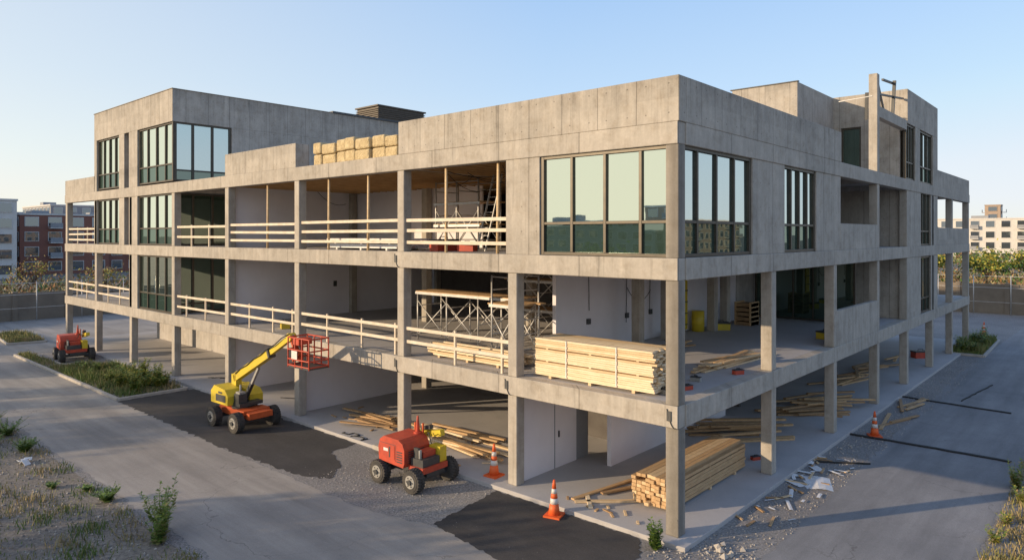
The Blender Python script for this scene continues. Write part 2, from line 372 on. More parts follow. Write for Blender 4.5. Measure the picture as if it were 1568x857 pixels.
m.box(-34.7,-31.95,15.1,19.7,17.0,17.1,LOUV)
m.obj('louvred_roof_unit',BLD)
m=MB()
for x,y,t in ((-.25,19.6,14.7),(-.6,20.6,15.1),(-.25,22.0,15.2),(-1.2,21.2,14.6)):
    m.beam((x,y,13.3),(x+R(-.1,.1),y+R(-.2,.2),t),.14,.12,DSTEEL)
m.beam((-.3,19.6,14.2),(-.2,23.9,14.6),.1,.08,DSTEEL)
m.beam((-.3,19.6,14.7),(-.3,20.6,13.6),.08,.08,DSTEEL)
m.beam((-.3,20.4,15.0),(-.25,22.2,15.1),.09,.09,DSTEEL)
m.beam((-.2,18.3,13.9),(-1.6,18.2,13.8),.04,.04,STEEL)
m.obj('roof_steelwork',BLD)

m=MB()
def rails(x0,x1,z,hs,posts,y=.1,w=.11):
    for h in hs:
        k=R(-.03,.03); m.beam((x0,y+R(0,.02),z+h+k),(x1,y+R(0,.02),z+h+R(-.03,.03)),.035,w,RAIL)
    for p in posts: m.box(p-.035,p+.035,y+.03,y+.1,z,z+hs[-1]+.1,RAIL)
rails(-17.8+CW,-11.0,L1,(.55,1.02),(-15.6,-13.3,-11.3)); rails(-24+CW,-17.8,L1,(.55,1.02),(-21.9,-19.8,-18.2))
rails(-11+CW,-5.72,L1,(.55,1.02),(-8.2,-6.1))
rails(-30+CW,-24.0,L1,(.5,1.02),(-28.6,-26.4)); rails(-30+CW,-24,L2,(.5,1.02),(-28,-26))
for a,b in ((-48.1,-42.1),(-42.1,-36.1)): rails(a+CW,b,L1,(.5,1.02),(a+2,a+4))
rails(-48.1+CW,-42.1,L2,(.3,.65,1.02),(-46,-44))
for a,b in ((-24,-17.8),(-17.8,-11),(-11,-5.72)): rails(a+CW,b,L2,(.35,.72,1.08),())
for x in (-20.4,-15.6,-13.0,-8.7,-6.35):
    m.cyl((x,.22,L2),(x+R(-.05,.05),.22,L3-BH),.05,W1,8)
m.obj('timber_guardrails',BLD)

m=MB()
def cable(p,q,sag,r=.012,n=8,mat=BLK):
    p=Vector(p);q=Vector(q);pr=p
    for i in range(1,n+1):
        t=i/n; c=p.lerp(q,t)+Vector((0,0,-sag*4*t*(1-t))); m.cyl(pr,c,r,mat,5); pr=c
for y in (5.2,7.8,9.6,12): 
    cable((-6.42,y,6.7),(-6.42,y+R(-.1,.1),4.6+R(-.4,.6)),0)
    m.box(-6.45,-6.38,y-.1,y+.1,4.4,4.6,DSTEEL)
cable((-6.42,7.8,5.6),(-6.42,9.6,5.4),.5); cable((-23.88,5,L2+2.9),(-23.88,6.8,L2+2.3),.3)
m.box(-23.9,-23.86,4.0,4.3,L2+2.0,L2+2.2,DSTEEL); m.box(-23.9,-23.86,6,6.2,L1+1.5,L1+1.8,DSTEEL); m.box(-23.9,-23.86,9,9.2,L1+2.5,L1+2.8,DSTEEL)
for i in range(6): cable((R(-14,-7),R(2,8),6.5),(R(-14,-7),R(2,8),6.4),R(.2,.9))
for i in range(9): cable((R(-14,-6.5),R(1,9),10),(R(-14,-6.5),R(1,9),9.95),R(.2,.7))
for (x,z) in ((-5.5,3.1),(-10.8,6.8),(-10.8,3.1),(0,3.1)):
    m.box(x-.3,x-.18,-.06,-.03,z-.1,z+.15,DSTEEL); cable((x-.3,-.05,z+.2),(x-.05,-.05,z-.25),.15)
for (a,b,c) in ((-26,.5,1.2),(-21,1.2,.8),(-14,-.1,1.2),(-28,1,1)):
    pr=Vector((a,b,.14))
    for i in range(14):
        q=pr+Vector((R(-.1,.4),R(-.25,.3),0)); m.cyl(pr,q,.018,BLK,5); pr=q
m.obj('hanging_cables',BLD)

def scaffold(name,x0,x1,y0,y1,z0,h,nb,plats,up=0):
    m=MB(); xs=[x0+(x1-x0)*i/nb for i in range(nb+1)]
    for x in xs:
        for y in (y0,y1): m.cyl((x,y,z0),(x,y,z0+h),.032,STEEL,7)
        z=z0+.4
        while z<z0+h: m.cyl((x,y0,z),(x,y1,z),.022,STEEL,6); z+=.5
    for a,b in zip(xs,xs[1:]):
        for y in (y0,y1):
            zz=z0+.2
            while zz+1.3<z0+h+.1:
                m.cyl((a,y,zz),(b,y,zz+1.4),.022,STEEL,6); m.cyl((a,y,zz+1.4),(b,y,zz),.022,STEEL,6); zz+=1.5
            m.cyl((a,y,z0+h-.05),(b,y,z0+h-.05),.02,STEEL,6)
    for p in plats:
        for k in range(4):
            yy=y0+(y1-y0)*k/4; m.box(x0-.15+R(-.2,.1),x1+.15+R(-.1,.2),yy+.01,yy+(y1-y0)/4-.01,z0+p,z0+p+.05,W4)
        m.beam((x0-.1,y0-.03,z0+p-.03),(x1+.1,y0-.03,z0+p-.03),.04,.1,STEEL)
    return m.obj(name)
scaffold('scaffolding',-13.4,-8.2,3.0,4.3,L1,1.98,3,(1.95,))
scaffold('scaffolding',-11.2,-8.0,6.2,7.3,L1,2.95,2,(1.2,2.4))
scaffold('scaffolding',-7.9,-6.9,1.6,2.9,L1,2.9,1,(1.9,))
scaffold('scaffolding',-13.4,-10.9,4.0,5.3,L2,2.8,2,(1.0,1.9))
scaffold('scaffolding',-34,-31,5.0,6.0,L3,3.0,2,())
def ladder(p,q,w=.42):
    m=MB(); p=Vector(p);q=Vector(q); s=Vector((w/2,0,0))
    for k in (-1,1): m.beam(p+s*k,q+s*k,.03,.07,STEEL)
    n=int((q-p).length/.28)
    for i in range(1,n): c=p.lerp(q,i/n); m.cyl(c-s,c+s,.016,STEEL,6)
    m.obj('ladder')
ladder((-9.0,2.2,L2),(-9.0,3.1,L3-.6))

# ------------------------------------------------------------------ timber
def stack(name,axis,x0,y0,z0,L,nw,nh,w,h,mats,jl=.25,gap=.012,skip=0,battens=True,bj=.006,lj=.03,rz=0):
    m=MB(); z=z0
    def bx(a0,a1,b0,b1,Z0,Z1,mt):
        if axis=='x': m.box(x0+a0,x0+a1,y0+b0,y0+b1,Z0,Z1,mt)
        else: m.box(x0+b0,x0+b1,y0+a0,y0+a1,Z0,Z1,mt)
    if battens:
        for t in (.15,.5,.85): bx(L*t-.05,L*t+.05,0,nw*(w+gap),z,z+.08,mats[-1])
        z+=.08
    for k in range(nh):
        lay=R(-lj,lj)
        for i in range(nw):
            if k>=nh-2 and random.random()<skip: continue
            s=lay+R(-jl,jl)*random.random()**2; e=lay+R(-jl,jl)*random.random()**2; b=i*(w+gap)+R(-bj,bj)
            bx(s,L+e,b,b+w,z,z+h-.006,random.choice(mats))
        z+=h
        if battens and k in (nh//3,2*nh//3):
            for t in (.12,.5,.88): bx(L*t-.04,L*t+.04,.02,nw*(w+gap)-.02,z,z+.03,mats[0])
            z+=.03
    if nh>12:
        for t in (.3,.72): bx(L*t-.02,L*t+.02,-.03,-.022,z0+.1,z,REF)
    return m.obj(name,None,.004)
stack('lumber_stack','x',-5.1,.5,L1,4.1,6,18,.19,.058,[W2,W2,W1],.22,bj=.014)
stack('lumber_stack','y',-2.1,1.2,.12,4.9,8,8,.14,.095,[W4,W4,W1],.16,skip=.25,battens=True)
stack('lumber_stack','x',-10.2,.7,L1,4.0,7,5,.15,.07,[W2,W1],.5,skip=.5)
stack('board_stack','x',-16.3,.6,L2,4.6,3,4,.5,.08,[PAPER,REF],.4,skip=.3)
def loose(name,items):
    m=MB()
    for (x,y,z,a,L,w,h,mt) in items:
        d=Vector((math.cos(a),math.sin(a),0))*L/2; c=Vector((x,y,z+h/2))
        m.beam(c-d,c+d,w,h,mt)
    return m.obj(name,None,.004)
def heap(n,x,y,jx,jy,z,a0,a1,l0,l1,w,h,mats,lay=4):
    return [(x+R(-jx,jx),y+R(-jy,jy),z+(i%lay)*(h+.004)+R(0,.003),R(a0,a1),R(l0,l1),w,h,random.choice(mats)) for i in range(n)]
loose('loose_timber_boards',heap(18,-9.9,1.9,1.2,.7,.12,-.2,.1,2.4,3.8,.14,.06,[W1,W2,W4]))
loose('loose_timber_boards',[(-10.8,-.55,.13,-.05,1.5,.3,.15,KERB)]+heap(9,-14.3,1.5,1,.7,.12,-.2,.4,1.8,3,.14,.05,[W4,W3],3))
loose('loose_timber_boards',heap(14,-1.6,6.9,.4,1.5,L1,1.4,1.65,2.5,4,.15,.05,[W2,W1,W4]))
loose('loose_timber_boards',heap(8,-4.6,6.9,.6,1.3,L1,1.3,1.8,2.5,4,.15,.05,[W3,W4],3))
loose('loose_timber_boards',heap(18,-2.6,10.0,.8,.9,.12,.6,1.0,2.5,3.4,.15,.07,[W3,W4],5))
loose('loose_timber_boards',heap(22,-1.9,16,.8,1.9,.12,.4,1.3,2,3.4,.15,.07,[W3,W4],5))
loose('loose_timber_boards',[(-2.5,.9,.13,.75,2.2,.14,.05,W1),(-3.2,1.6,.14,1.4,2.8,.14,.05,W4),(-2.5,2.5,.16,1.2,3.0,.14,.05,W3),(-3.0,.4,.13,2.3,.9,.12,.05,W2)])
loose('loose_timber_boards',heap(18,-2.5,26,.5,5,.12,.9,1.9,2,3.4,.15,.07,[W3,W4]))
loose('loose_timber_boards',heap(7,1.0,18,.5,2.4,.01,1.2,1.9,1.4,3,.13,.05,[W3,W4],2))
m=MB()
for row in range(3):
    x=-16.75+row*.1
    while x<-11.35:
        w=R(.6,.95); hh=R(.78,.98)
        for k in range(2):
            m.box(x+R(0,.04),x+w-.02,.25+row*.75+R(-.06,.08),.95+row*.75,L3+k*hh*.5,L3+(k+1)*hh*.5-.02,INS)
        x+=w
m.obj('insulation_bales',None,.07,seg=2)
m=MB()
for i in range(14): m.cyl((-16.5+i*.38,2.9,L3),(-16.5+i*.38+R(-.05,.05),2.9,L3+R(1.1,1.35)),.01,DSTEEL,5)
m.obj('rebar_starters',BLD)

# ------------------------------------------------------------------ machines
def wheel(m,x,y,r,w,side):
    m.cyl((x,y-w/2,r),(x,y+w/2,r),r*.97,RUB,28)
    m.cyl((x,y-w/2-.015,r),(x,y+w/2+.015,r),r*.84,RUB,28)
    for i in range(24):
        t=2*math.pi*i/24
        for s_,k in ((-1,0),(1,.13)):
            t2=t+k; rot=Matrix.Rotation(-t2,3,'Y')@Matrix.Rotation(.35*s_,3,'X')
            m.obox((x+math.cos(t2)*r*.98,y+s_*w*.25,r+math.sin(t2)*r*.98),(.04,w*.5,.045),rot,RUB)
    yo=y+side*(w/2+.015)
    m.cyl((x,yo-side*.02,r),(x,yo+side*.012,r),r*.56,HUB,20); m.cyl((x,yo,r),(x,yo+side*.06,r),r*.22,DSTEEL,12)
    for i in range(6):
        t=i*math.pi/3; m.cyl((x+math.cos(t)*r*.38,yo,r+math.sin(t)*r*.38),(x+math.cos(t)*r*.38,yo+side*.03,r+math.sin(t)*r*.38),.022,DSTEEL,6)
def boom_lift():
    m=MB()
    for sx in (-.85,.85):
        for sy in (-.78,.78): wheel(m,sx,sy,.38,.3,1 if sy>0 else -1)
        m.box(sx-.09,sx+.09,-.65,.65,.3,.46,DSTEEL)
    m.prism([(-1.15,.44),(1.15,.44),(1.25,.6),(1.05,.74),(-1.05,.74),(-1.25,.6)],-.42,.42,ORG)
    m.box(1.1,1.32,-.5,.5,.5,.72,ORG); m.box(.4,1.0,-.56,.56,.62,.78,ORG)
    m.cyl((0,0,.72),(0,0,.88),.45,DSTEEL,24)
    m.prism([(-1.2,.9),(.1,.9),(.12,1.25),(-.1,1.5),(-.95,1.6),(-1.22,1.35)],-.74,-.12,YEL)
    m.prism([(-1.2,.9),(.2,.9),(.2,1.2),(0,1.38),(-.95,1.5),(-1.22,1.3)],.16,.74,YEL)
    m.box(-1.3,-.85,-.6,.6,.9,1.5,YEL)
    m.box(-.8,-.05,-.752,-.741,1.0,1.28,DSTEEL); m.box(-.6,-.3,-.757,-.753,1.32,1.4,DSTEEL)
    m.box(.1,.6,-.5,.5,.88,1.0,DSTEEL); m.box(.16,.52,-.5,-.14,1.0,1.36,DSTEEL); m.box(.2,.5,-.45,-.2,1.36,1.44,HUB)
    m.cyl((.3,-.3,1.44),(.3,-.3,1.7),.04,HUB,8)
    m.box(-.75,-.4,-.11,.15,.9,1.98,YEL)
    a=Vector((-.62,.02,1.82)); b=Vector((2.0,.02,3.12)); c=Vector((3.35,.02,3.84))
    m.beam(a,b,.26,.32,YEL); m.beam(b-(b-a)*.02,c,.17,.2,YEL); m.beam(b-(b-a)*.03,b+(b-a)*.005,.3,.36,DSTEEL)
    m.beam((.15,.02,1.1),(1.1,.02,2.42),.1,.1,HUB); m.beam((.05,.02,1.0),(.6,.02,1.74),.14,.14,DSTEEL)
    m.cyl(c+Vector((0,-.13,0)),c+Vector((0,.13,0)),.16,YEL,14)
    m.beam(c,(3.85,.02,3.2),.13,.16,ORG); m.beam(c+Vector((.1,0,.1)),(3.95,.02,3.45),.05,.05,HUB)
    pr=a+Vector((.2,-.16,.2))
    for i in range(1,9):
        q=a.lerp(c,i/8)+Vector((.1,-.15,.15+.05*(i%2))); m.cyl(pr,q,.022,BLK,6); pr=q
    x0,x1,y0,y1,z0=3.8,5.1,-.4,.42,2.86
    m.box(x0,x1,y0,y1,z0,z0+.06,DSTEEL)
    for z in (z0+.08,z0+.3,z0+.65,z0+1.08):
        r=.028
        m.cyl((x0,y0,z),(x1,y0,z),r,RED,8);m.cyl((x0,y1,z),(x1,y1,z),r,RED,8);m.cyl((x0,y0,z),(x0,y1,z),r,RED,8);m.cyl((x1,y0,z),(x1,y1,z),r,RED,8)
    for i in range(4):
        x=x0+(x1-x0)*i/3
        for y in (y0,y1): m.cyl((x,y,z0),(x,y,z0+1.08),.026,RED,8)
    m.box(x0+.05,x0+.5,-.28,.28,z0+.8,z0+1.02,RED); m.box(x0-.06,x0-.01,-.2,.25,z0+.15,z0+.8,ORG)
    m.box(x0+.25,x0+.6,y0-.03,y0-.02,z0+.32,z0+.62,REF)
    return m
boom_lift().obj('boom_lift',None,.018,loc=(-18.35,-1.95,.012),rz=.04,seg=2)
def red_lift():
    m=MB()
    for sx in (-.8,.8):
        for sy in (-.78,.78): wheel(m,sx,sy,.37,.3,1 if sy>0 else -1)
        m.box(sx-.08,sx+.08,-.65,.65,.3,.44,DSTEEL)
    m.box(-1.0,1.0,-.4,.4,.42,.66,DSTEEL); m.box(.38,1.05,-.62,.5,.56,.74,RED); m.box(.42,.98,-.55,.2,.74,.98,DSTEEL)
    pr=[(-.86,.74),(.30,.66),(.36,.8),(.36,1.22),(.27,1.42),(.08,1.52),(-.62,1.55),(-.82,1.42),(-.9,1.15)]
    m.prism(pr,-.78,.34,RED)
    m.box(-.8,-.05,-.787,-.781,1.32,1.335,DSTEEL); m.box(-.05,-.035,-.787,-.781,.8,1.32,DSTEEL)
    m.box(-.7,-.1,-.792,-.781,.85,1.3,RED); m.box(-.62,-.4,-.80,-.793,1.08,1.18,REF); m.box(-.36,-.3,-.80,-.793,.9,1.25,DSTEEL)
    for i in range(5): m.box(.0,.26,-.79,-.781,.8+i*.08,.84+i*.08,DSTEEL)
    for i in range(6): m.box(.362,.372,-.6,.1,.78+i*.07,.81+i*.07,DSTEEL)
    m.box(.45,.8,-.35,.2,.98,1.16,RED); m.box(.45,.95,.25,.55,.74,1.22,YEL); m.cyl((.75,-.45,.98),(.75,-.45,1.25),.05,HUB,8)
    m.box(.5,.7,-.5,-.4,.98,1.3,DSTEEL)
    m.beam((-.5,.6,1.35),(.72,.6,1.58),.2,.2,YEL); m.beam((-.2,.55,1.6),(.3,.5,1.72),.16,.12,DSTEEL)
    m.cyl((-.05,.2,1.53),(-.05,.2,2.1),.085,RED,12,.03); m.cyl((-.05,.2,1.5),(-.05,.2,1.58),.14,RED,12); m.cyl((.1,.3,1.5),(.1,.3,1.85),.04,ORG,8)
    m.cyl((-.6,.62,1.3),(-.6,.62,1.7),.05,ORG,10); m.box(-1.02,-.9,-.5,.5,.5,.68,RED)
    pr2=Vector((.3,.4,1.55))
    for i in range(6):
        q=Vector((.3+.1*i,.3-.06*i,1.5+.12*math.sin(i))); m.cyl(pr2,q+Vector((.01,0,0)),.02,BLK,6); pr2=q
    return m
red_lift().obj('access_lift',None,.035,loc=(-8.3,-1.5,.008),rz=.05,seg=3,sc=.94)
red_lift().obj('access_lift',None,.035,loc=(-40.3,-1.7,.004),rz=-.1,seg=2)

def cone(loc,h=.92,rz=0):
    m=MB(); k=h/.92
    m.box(-.22*k,.22*k,-.22*k,.22*k,0,.045*k,CONE)
    zs=[(.045,.15,CONE),(.32,.112,REF),(.46,.092,CONE),(.58,.075,REF),(.70,.058,CONE),(.92,.028,None)]
    for (a,b) in zip(zs,zs[1:]): m.cyl((0,0,a[0]*k),(0,0,b[0]*k),a[1]*k,a[2],20,b[1]*k)
    m.obj('traffic_cone',None,0,loc=loc,rz=rz)
cone((-3.34,-.75,.014),.98,.3); cone((-6.5,.22,.12),1.0,.1); cone((1.15,13.25,.014),.95,.5); cone((.1,48.2,.01),1.0)

def toolbox(loc,mat,rz=0,s=1):
    m=MB(); m.box(-.3*s,.3*s,-.16*s,.16*s,0,.22*s,mat); m.box(-.31*s,.31*s,-.17*s,.17*s,.222*s,.27*s,DSTEEL)
    m.beam((-.1*s,0,.33*s),(.1*s,0,.33*s),.03,.03,DSTEEL); m.box(-.11*s,-.09*s,-.015,.015,.27*s,.33*s,DSTEEL); m.box(.09*s,.11*s,-.015,.015,.27*s,.33*s,DSTEEL)
    m.obj('toolbox',None,.01,loc=loc,rz=rz)
for l,mt,s in (((-.75,1.9,L1),RED,.5),((-.6,4.9,L1),RED,.55),((-.9,1.0,L1),HUB,.6),((-5.4,14,L1),YEL,1.3),((-1.0,7.2,.12),RED,.5),((-10.3,1.6,L2),RED,1.6),((-9.4,1.9,L2),RED,1.1),((-5.9,10.6,L1),YEL,1.0),((-1,14.4,L1),YEL,1.2),((-20.6,1.2,L1),YEL,1.2),((-1.1,3.1,L1),HUB,.5),((-1.2,33,.12),RED,1.6)):
    toolbox(l,mt,R(-.5,1.5),s)
m=MB()
m.cyl((-6.0,13,L1),(-6.0,13,L1+.9),.28,YEL,18)
for z in (.3,.6): m.cyl((-6.0,13,L1+z),(-6.0,13,L1+z+.03),.295,YEL,18)
m.obj('steel_drum')
m=MB()
for k in range(5): m.box(-5.7,-4.9,16.2,17.1,L1+k*.22,L1+k*.22+.16,W3)
for a in (-5.7,-4.98): m.box(a,a+.08,16.15,17.15,L1,L1+1.1,W4)
m.obj('timber_crate')
m=MB()
m.box(-6.42,-6.3,12.0,12.6,L1+.1,L1+2.5,YEL)
for z in (.3,.8,1.3,1.8,2.3): m.box(-6.3,-6.27,12.02,12.58,L1+z,L1+z+.04,DSTEEL)
m.obj('folded_stepladder')

# ------------------------------------------------------------------ ground
m=MB(); S=1600; m.quad([(-S,-S,0),(S,-S,0),(S,S,0),(-S,S,0)],GROUND); m.obj('ground')
def wob(pts,step=.5,amp=.12):
    out=[]
    for i,p in enumerate(pts):
        q=pts[(i+1)%len(pts)]; L=math.dist(p,q); n=max(1,int(L/step))
        for k in range(n):
            t=k/n; j=amp if k else 0
            out.append((p[0]+(q[0]-p[0])*t+R(-j,j),p[1]+(q[1]-p[1])*t+R(-j,j)))
    return out
def sheet(name,pts,z,mat,amp=.1,step=.5):
    m=MB(); m.quad([(x,y,z) for x,y in (wob(pts,step,amp) if amp else pts)],mat); return m.obj(name)
sheet('gravel_yard',[(-66,-8.4),(6.2,-8.4),(6.2,66),(-66,66)],.004,GRAV,.1,2)
sheet('road',[(-66,-8.1),(-8,-8.1),(-3,-9.5),(6,-14),(9,-9),(2.6,-5.5),(-1.2,-3.2),(-5.2,-3.4),(-8,-3.95),(-26.4,-3.9),(-45,-3.9),(-45,-.6),(-66,-.6)],.008,ROAD,.07,.25)
sheet('side_road',[(1.9,.2),(1.7,12),(1.4,30),(2,62),(5.9,62),(5.7,12),(5.6,-1),(3.2,-2.6),(2.2,-1.2)],.008,ROADR,.08,.25)
sheet('fresh_asphalt_strip',[(-26.4,-3.88),(-16,-3.95),(-11.6,-3.7),(-10.4,-3.2),(-11.2,-2.2),(-12.6,-1.6),(-12.9,-.4),(-26.4,-.4)],.012,NEWA,.1,.16)
sheet('fresh_asphalt_patch',[(-5.8,-.42),(-.9,-.42),(-.3,-1.3),(-.5,-3.2),(-2.2,-3.7),(-5.4,-3.3)],.012,NEWA,.05,.12)
sheet('far_yard_paving',[(-66,-.55),(-49.2,-.55),(-49.2,60),(-66,60)],.010,ROAD,0)
m=MB()
for (p,q,w) in (((.2,12.9),(5.4,13.0),.13),((-.2,21.2),(4.6,20.8),.12),((2.6,22),(3.2,27),.05),((.3,8.5),(1.9,9.6),.05)):
    n=12; pv=None
    for i in range(n+1):
        t=i/n; c=Vector((p[0]+(q[0]-p[0])*t+R(-.03,.03),p[1]+(q[1]-p[1])*t+R(-.04,.04),.035))
        if pv: m.beam(pv,c,w,.05,BLK)
        pv=c
m.obj('rubber_hose_ramps')
def planter(name,pts,soil=GROUND):
    m=MB()
    for i,p in enumerate(pts):
        q=pts[(i+1)%len(pts)]; a=Vector((*p,.07));b=Vector((*q,.07)); m.beam(a,b,.16,.15,KERB)
    m.quad([(x,y,.1) for x,y in pts],soil); return m.obj(name,None,.02)
planter('planting_bed',[(-44.3,-3.85),(-26.5,-3.85),(-26.5,-.75),(-36,-.75),(-38.4,-2.9),(-44.3,-3.1)])
planter('planting_bed',[(-.6,36.5),(1.6,36.5),(1.4,45),(-.6,45)])
planter('planting_bed',[(-56,-2.5),(-50,-3.0),(-49.6,-.8),(-56,-.6)])
def inpoly(x,y,pts):
    c=False;j=len(pts)-1
    for i in range(len(pts)):
        xi,yi=pts[i];xj,yj=pts[j]
        if (yi>y)!=(yj>y) and x<(xj-xi)*(y-yi)/(yj-yi)+xi: c=not c
        j=i
    return c
def grass(name,pts,n,h,z=0,mats=GRS,clump=.8,sp=.3):
    m=MB(); xs=[p[0] for p in pts];ys=[p[1] for p in pts]
    cl=[(R(min(xs),max(xs)),R(min(ys),max(ys)),R(.25,1),random.choice(mats)) for _ in range(max(6,n//110))]
    k=0
    while k<n:
        mt=random.choice(mats)
        if random.random()<clump:
            c=random.choice(cl); x=random.gauss(c[0],sp);y=random.gauss(c[1],sp*.8);s=c[2]
            if random.random()<.7: mt=c[3]
        else: x=R(min(xs),max(xs));y=R(min(ys),max(ys));s=.4
        if not inpoly(x,y,pts): k+=.3; continue
        k+=1; hh=h*s*R(.5,1.2); a=R(0,6.28); w=.012+.014*hh; dx,dy=math.cos(a)*w,math.sin(a)*w; lx,ly=R(-.4,.4)*hh,R(-.4,.4)*hh
        m.quad([(x-dx,y-dy,z),(x+dx,y+dy,z),(x+lx*.5+dx*.6,y+ly*.5+dy*.6,z+hh*.6),(x+lx,y+ly,z+hh)],mt)
    return m.obj(name)
G3=[GRS[0],GRS[1],GRS[2],GRS[1]]
grass('grass',[(-38,-3.75),(-26.6,-3.75),(-26.6,-.85),(-36,-.85)],15000,.42,.1,[GRS[0],GRS[0]]+G3)
grass('grass',[(-44.2,-3.8),(-38,-3.75),(-38,-2.9),(-44.2,-3.2)],3000,.3,.1,G3)
grass('grass',[(-56,-2.5),(-50,-3.0),(-49.6,-.8),(-56,-.6)],4500,.4,.1,G3)
grass('grass',[(-.5,36.6),(1.5,36.6),(1.3,45),(-.5,45)],7000,.5,.1,[GRS[0],GRS[1]])
grass('grass',[(-34,-12),(-8,-12),(-8,-8.25),(-34,-8.2)],9000,.2,0,[GRS[0],GRS[1],GRS[2]])
grass('grass',[(5.75,2),(7.5,2),(7.5,14),(5.7,14)],6000,.24,0,[GRS[2],GRS[1],GRS[2]])
grass('grass',[(5.9,14),(8.5,14),(8.5,60),(5.9,60)],3500,.4,0,GRS)
def weed(name,items,mats=LEAF[:2],ls=1):
    m=MB()
    for (x,y,z,h,n,spread) in items:
        for s in range(n):
            a=R(0,6.28); tip=Vector((x+math.cos(a)*spread*R(.2,1),y+math.sin(a)*spread*R(.2,1),z+h*R(.55,1)))
            b=Vector((x+R(-.05,.05),y+R(-.05,.05),z)); m.cyl(b,tip,.008,mats[0],4,.004)
            k=int(22*h)+7
            for i in range(k):
                t=(i+1)/k; c=b.lerp(tip,t); aa=R(0,6.28); l=R(.07,.15)*ls*(1.3-t*.7); d=Vector((math.cos(aa),math.sin(aa),R(-.1,.7)))*l; w=Vector((-math.sin(aa),math.cos(aa),0))*l*.3
                m.quad([c,c+d*.5+w,c+d,c+d*.5-w],random.choice(mats))
    return m.obj(name)
weed('tall_weed',[(-10,-8.45,0,1.6,10,.5),(-10.35,-8.3,0,1.25,9,.4),(-9.6,-8.6,0,1.05,9,.35)],[LEAF[1],LEAF[1],LEAF[0],GRS[1]],1.15)
weed('weed',[(-.25,-.7,0,.72,16,.2)],LEAF[:2],1.1)
weed('weed',[(-13.6,-8.5,0,.45,30,.45),(-20.8,-8.8,0,.55,34,.55),(-23.7,-8.7,0,.6,36,.75),(-22.6,-9.4,0,.45,24,.6),(-16,-9.2,0,.2,10,.3),(-15,-8.6,0,.2,10,.25),(-26,-8.9,0,.5,30,.8),(-29,-9.1,0,.5,30,.9)],[LEAF[0],LEAF[1],LEAF[1]])
weed('weed',[(R(-31,-27),R(-3,-1),.1,R(.5,1.3),14,.45) for _ in range(20)],[LEAF[0],LEAF[1],LEAF[1],LEAF[2],LEAF[2]],1.4)
weed('weed',[(R(-37,-31),R(-3,-1.2),.1,R(.3,.7),9,.35) for _ in range(12)],[LEAF[0],LEAF[1],GRS[1]],1.2)
weed('weed',[(R(-.2,1.2),R(37,44),.1,R(.5,1.2),10,.4) for _ in range(12)],[LEAF[0],LEAF[1],LEAF[2]],1.5)
weed('weed',[(5.85,10.2,0,.85,16,.4),(6.1,8.9,0,.5,12,.3),(5.9,5.3,0,.4,12,.3),(6.0,12,0,.6,12,.4),(5.95,6.8,0,.35,10,.3)],[LEAF[1],LEAF[2],GRS[2]])
def stones(name,rects,mats=(KERB,GRAV)):
    m=MB()
    for (x0,x1,y0,y1,n,s0,s1) in rects:
        for _ in range(n):
            s=R(s0,s1); c=Vector((R(x0,x1),R(y0,y1),s*.25)); rot=Matrix.Rotation(R(0,6),3,'Z')@Matrix.Rotation(R(-.5,.5),3,'X')
            o=len(m.v); mat=random.choice(mats)
            for p in ((1,0,0),(0,1,0),(-1,0,0),(0,-1,0),(0,0,1),(0,0,-.6)):
                m.v.append(tuple(c+rot@Vector([q*s*R(.6,1.1) for q in p])))
            for a,b in ((0,1),(1,2),(2,3),(3,0)):
                m.face([o+a,o+b,o+4],mat); m.face([o+b,o+a,o+5],mat)
    return m.obj(name)
stones('gravel_stones',[(.45,1.9,.3,35,1800,.012,.04),(-11,-5.8,-3.6,-.5,1200,.01,.03),(-12,6,-6,-2.5,600,.008,.022),(-30,-8,-11,-8.2,1800,.012,.045),(-.2,1.8,-1.2,.6,350,.015,.05)])
stones('rubble',[(.6,1.5,-.1,.7,14,.05,.13),(-2.4,-1.2,-.3,-.1,6,.03,.07),(.5,1.3,10,12,10,.03,.08)],(KERB,))
m=MB()
sh=[(1.2,6.6,.8,1.15,.4),(.7,6.1,.25,.6,1.1),(.9,5.2,.12,.7,.3),(.45,6.8,.2,.5,2),(.75,7.9,.3,.5,.8),(.5,7.3,.15,.6,1.7),(1.2,4.2,.1,.7,.5),(.4,8.4,.2,.4,.2),(1.3,7.9,.12,.4,1.2)]
sh+=[(R(.4,1.7),R(3.0,10.5),R(.04,.12),R(.1,.4),R(0,3)) for _ in range(18)]
for q0,(x,y,w,l,a) in enumerate(sh):
    rot=Matrix.Rotation(a,3,'Z'); n=4; o=len(m.v); ph=R(0,6); zb=.02+.004*(q0%9)
    for i in range(n+1):
        for j in range(n+1):
            p=rot@Vector((w*(i/n-.5),l*(j/n-.5),0)); m.v.append((x+p.x,y+p.y,zb+R(0,.01)*(w>.1)+.03*w*math.sin(i*1.5+ph)))
    for i in range(n):
        for j in range(n): q=o+i*(n+1)+j; m.face([q,q+1,q+n+2,q+n+1],PAPER)
m.obj('torn_paper_sheets')
loose('timber_offcuts',[(R(.4,1.6),R(2,11),.02,R(0,3),R(.2,.7),.07,.03,random.choice([W3,W4,W1])) for _ in range(18)]+[(R(-4,-1),R(.0,.5),.13,R(0,3),R(.15,.4),.07,.03,random.choice([W3,W4,W1])) for _ in range(8)]+[(R(-17,-6),R(.0,3),.13,R(0,3),R(.15,.5),.07,.03,random.choice([W3,W4,W2])) for _ in range(24)])
m=MB()
for i in range(6):
    c=Vector((-19.4+R(-.25,.25),-9.15+R(-.15,.15),.08)); rot=Matrix.Rotation(R(0,6),3,'Z')@Matrix.Rotation(R(-1,1),3,'X')
    m.obox(c,(R(.2,.4),R(.1,.25),.01),rot,PAPER)
m.obj('plastic_litter')

